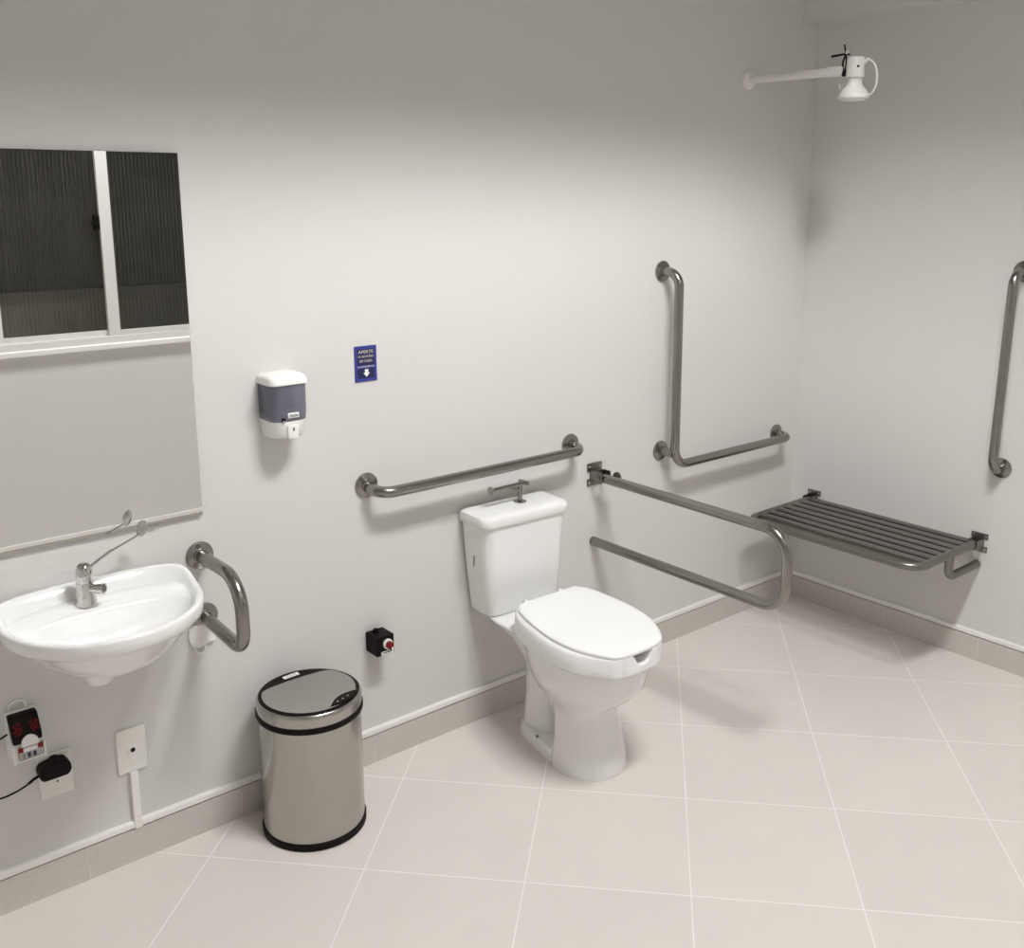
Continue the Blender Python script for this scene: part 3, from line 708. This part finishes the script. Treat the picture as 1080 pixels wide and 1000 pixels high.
# tank, turned very slightly
TA = math.radians(-2.2); TKX = -1.576
def tank_ring(z, w, d0, d1, rf=.035, rb=.012):
    k = max(0, (.70-z)/.29); w += .0015+.010*k; ox = .0015+.010*k
    r = [(x+ox, y, zz) for x, y, zz in rrect(0, 0, z, w, d0, d1, rf, rb, 8)]
    return [(TKX+x*math.cos(TA)-y*math.sin(TA)-.003, x*math.sin(TA)+y*math.cos(TA)-.004, z) for x, y, z in r]
bm = nbm(); loft(bm, [tank_ring(.399, .118, .012, .108), tank_ring(.4005, .126, .010, .115), tank_ring(.412, .1315, .009, .121), tank_ring(.55, .147, .008, .130), tank_ring(.699, .1605, .008, .139)])
tk = obj('tank', bm, M_CERAMIC, t, smooth=45)
bm = nbm(); loft(bm, [tank_ring(.699, .160, .008, .139), tank_ring(.7005, .1665, .006, .146), tank_ring(.704, .1690, .005, .148), tank_ring(.722, .1690, .005, .148), tank_ring(.731, .1660, .006, .145), tank_ring(.7360, .155, .010, .138), tank_ring(.7378, .140, .02, .123)])
tl = obj('tank_lid', bm, M_CERAMIC, t, smooth=45)
bm = nbm(); sweep(bm, [(-1.7328, -.064, .596), (-1.7290, -.056, .560)], .0026, 10); obj('side_pin', bm, M_STEELD, tk, smooth=50)
bm = nbm(); lathe(bm, (-1.665, -.070, .388), [(.010, 0), (.010, .011)], 'z', 14); obj('tank_nut', bm, M_BLACK, tk, smooth=40)
# chrome flush lever on the tank lid
LXC, LYC = -1.556, -.072
bm = nbm(); lathe(bm, (LXC, LYC, .7375), [(.0205, 0), (.0205, .002), (.017, .0035), (.007, .004)], 'z', 28); lathe(bm, (LXC, LYC, .7405), [(.0075, 0), (.0075, .050)], 'z', 16)
fb = obj('flush_lever', bm, M_STEEL, t, smooth=40, label='steel flush lever on the tank lid')
zz = .7955
bm = nbm(); sweep(bm, [(LXC+.022, LYC-.002, zz), (LXC-.095, LYC-.004, zz), (LXC-.118, LYC-.006, zz)], [.0070, .0070, .0070], 14)
sweep(bm, [(LXC+.016, LYC+.022, zz+.001), (LXC+.022, LYC-.012, zz)], .0072, 14)
sweep(bm, [(LXC-.004, LYC, .776), (LXC-.044, LYC-.002, zz-.004)], .0046, 12)
obj('lever_arm', bm, M_STEEL, fb, smooth=40)
bm = nbm(); sweep(bm, [(LXC-.112, LYC+.010, zz+.001), (LXC-.122, LYC-.010, zz-.001)], [.0090, .0100], 14); obj('end_knob', bm, M_STEEL, fb, smooth=40)

# ------------------------------------------------------------------ electric shower
s = thing('electric_shower', (-.412, 0, 2.094), 'white electric shower head on a wall pipe high in the corner', 'shower head')
HX, HY = -.410, -.436
bm = nbm(); lathe(bm, (-.415, 0, 2.094), [(.034, 0), (.035, .002), (.032, .008), (.021, .011), (.017, .013)], 'y', 28, -1); obj('flange', bm, M_SHOWER, s, smooth=40)
bm = nbm(); sweep(bm, [(-.415, -.005, 2.094), (-.412, -.330, 2.092), (-.412, -.331, 2.092), (-.411, -.395, 2.0915)], [.0145, .0145, .0172, .0172], 20); obj('pipe', bm, M_SHOWER, s, smooth=40)
bm = nbm(); lathe(bm, (HX, HY, 2.068), [(.032, 0), (.032, .003), (.0290, .004), (.0290, .056), (.0275, .062), (.022, .065), (.01, .066)], 'z', 36); obj('body', bm, M_SHOWER, s, smooth=40)
bm = nbm(); lathe(bm, (HX, HY, 2.013), [(.048, 0), (.043, .010), (.034, .021), (.0270, .029), (.0248, .036), (.0240, .056)], 'z', 36); obj('neck', bm, M_SHOWER, s, smooth=40)
bm = nbm(); lathe(bm, (HX, HY, 1.994), [(.037, 0), (.039, .001), (.0395, .005), (.0485, .0055), (.0495, .008), (.0495, .017), (.048, .0195)], 'z', 40); obj('spray_plate', bm, M_SHOWER, s, smooth=35)
bm = nbm(); sweep(bm, smoothpath([(HX, HY-.042, 2.120), (HX, HY-.055, 2.117), (HX, HY-.072, 2.100), (HX, HY-.082, 2.065), (HX, HY-.079, 2.035), (HX, HY-.066, 2.012), (HX, HY-.046, 2.005)], 8), .0034, 10); obj('hose', bm, M_SHOWER, s, smooth=60)
bm = nbm(); sweep(bm, [(HX, HY-.026, 2.106), (HX, HY-.033, 2.115), (HX, HY-.048, 2.122)], [.007, .0075, .005], 12); obj('hose_fitting', bm, M_SHOWER, s, smooth=50)
bm = nbm(); lathe(bm, (HX-.017, HY-.0225, 2.100), [(.0035, 0), (.0035, .005)], 'x', 10, -1); obj('selector', bm, M_BLACK, s)
bm = nbm()
w0 = Vector((HX-.006, HY+.040, 2.090)); wk = Vector((HX-.008, HY+.034, 2.145))
sweep(bm, smoothpath([w0, w0+Vector((-.004, .003, .025)), wk], 6), .0032, 8); sweep(bm, smoothpath([w0+Vector((.004, -.004, 0)), w0+Vector((.003, -.006, .03)), wk], 6), .0028, 8)
sweep(bm, [wk, wk+Vector((-.004, .052, -.004))], [.003, .0042], 8); sweep(bm, [wk, wk+Vector((0, .008, .030))], .0028, 8); sweep(bm, [wk, wk+Vector((0, -.014, -.004))], .0026, 8)
bmesh.ops.create_icosphere(bm, subdivisions=2, radius=.0105, matrix=Matrix.Translation((HX-.004, HY+.040, 2.083)))
obj('wiring', bm, M_BLACK, s, smooth=50, label='black electric wires')
bm = nbm(); sweep(bm, [wk+Vector((-.002, -.002, 0)), wk+Vector((-.004, -.010, .010))], [.004, .006], 10); obj('wire_cap', bm, M_WHITE, s)
bm = nbm(); sweep(bm, smoothpath([(HX, HY+.028, 2.050), (HX, HY+.042, 2.047), (HX, HY+.048, 2.034), (HX, HY+.056, 2.038), (HX, HY+.058, 2.052)], 6), .003, 8); obj('hook', bm, M_SHOWER, s, smooth=50)

# ------------------------------------------------------------------ world, camera
w = bpy.data.worlds.new('night'); bpy.context.scene.world = w; w.use_nodes = True
w.node_tree.nodes['Background'].inputs[0].default_value = (.010, .010, .012, 1); w.node_tree.nodes['Background'].inputs[1].default_value = 1

cam = bpy.data.cameras.new('camera'); co = bpy.data.objects.new('camera', cam); C.objects.link(co)
FPX, YAW, PITCH, ROLL = 1066.828, math.radians(40.136), math.radians(12.182), math.radians(.0647)
fw = Vector((math.sin(YAW)*math.cos(PITCH), math.cos(YAW)*math.cos(PITCH), -math.sin(PITCH)))
rt = Vector((math.cos(YAW), -math.sin(YAW), 0)); up = rt.cross(fw)
r2 = rt*math.cos(ROLL)+up*math.sin(ROLL); u2 = up*math.cos(ROLL)-rt*math.sin(ROLL)
mw = Matrix((r2, u2, -fw)).transposed().to_4x4(); mw.translation = (-3.51266, -2.42984, 1.69); co.matrix_world = mw
cam.sensor_fit = 'HORIZONTAL'; cam.sensor_width = 36; cam.lens = FPX/1080*36
cam.shift_x = -16.62/1080; cam.shift_y = -65.92/1080; cam.clip_start = .02
sc = bpy.context.scene; sc.camera = co
sc.view_settings.view_transform = 'Standard'; sc.view_settings.look = 'None'; sc.view_settings.gamma = 1
sc.view_settings.use_curve_mapping = False; sc.view_settings.exposure = -0.06
sc.cycles.max_bounces = 12; sc.cycles.diffuse_bounces = 8; sc.cycles.glossy_bounces = 6; sc.cycles.transparent_max_bounces = 12
sc.cycles.use_denoising = True
sc.cycles.sample_clamp_indirect = 8
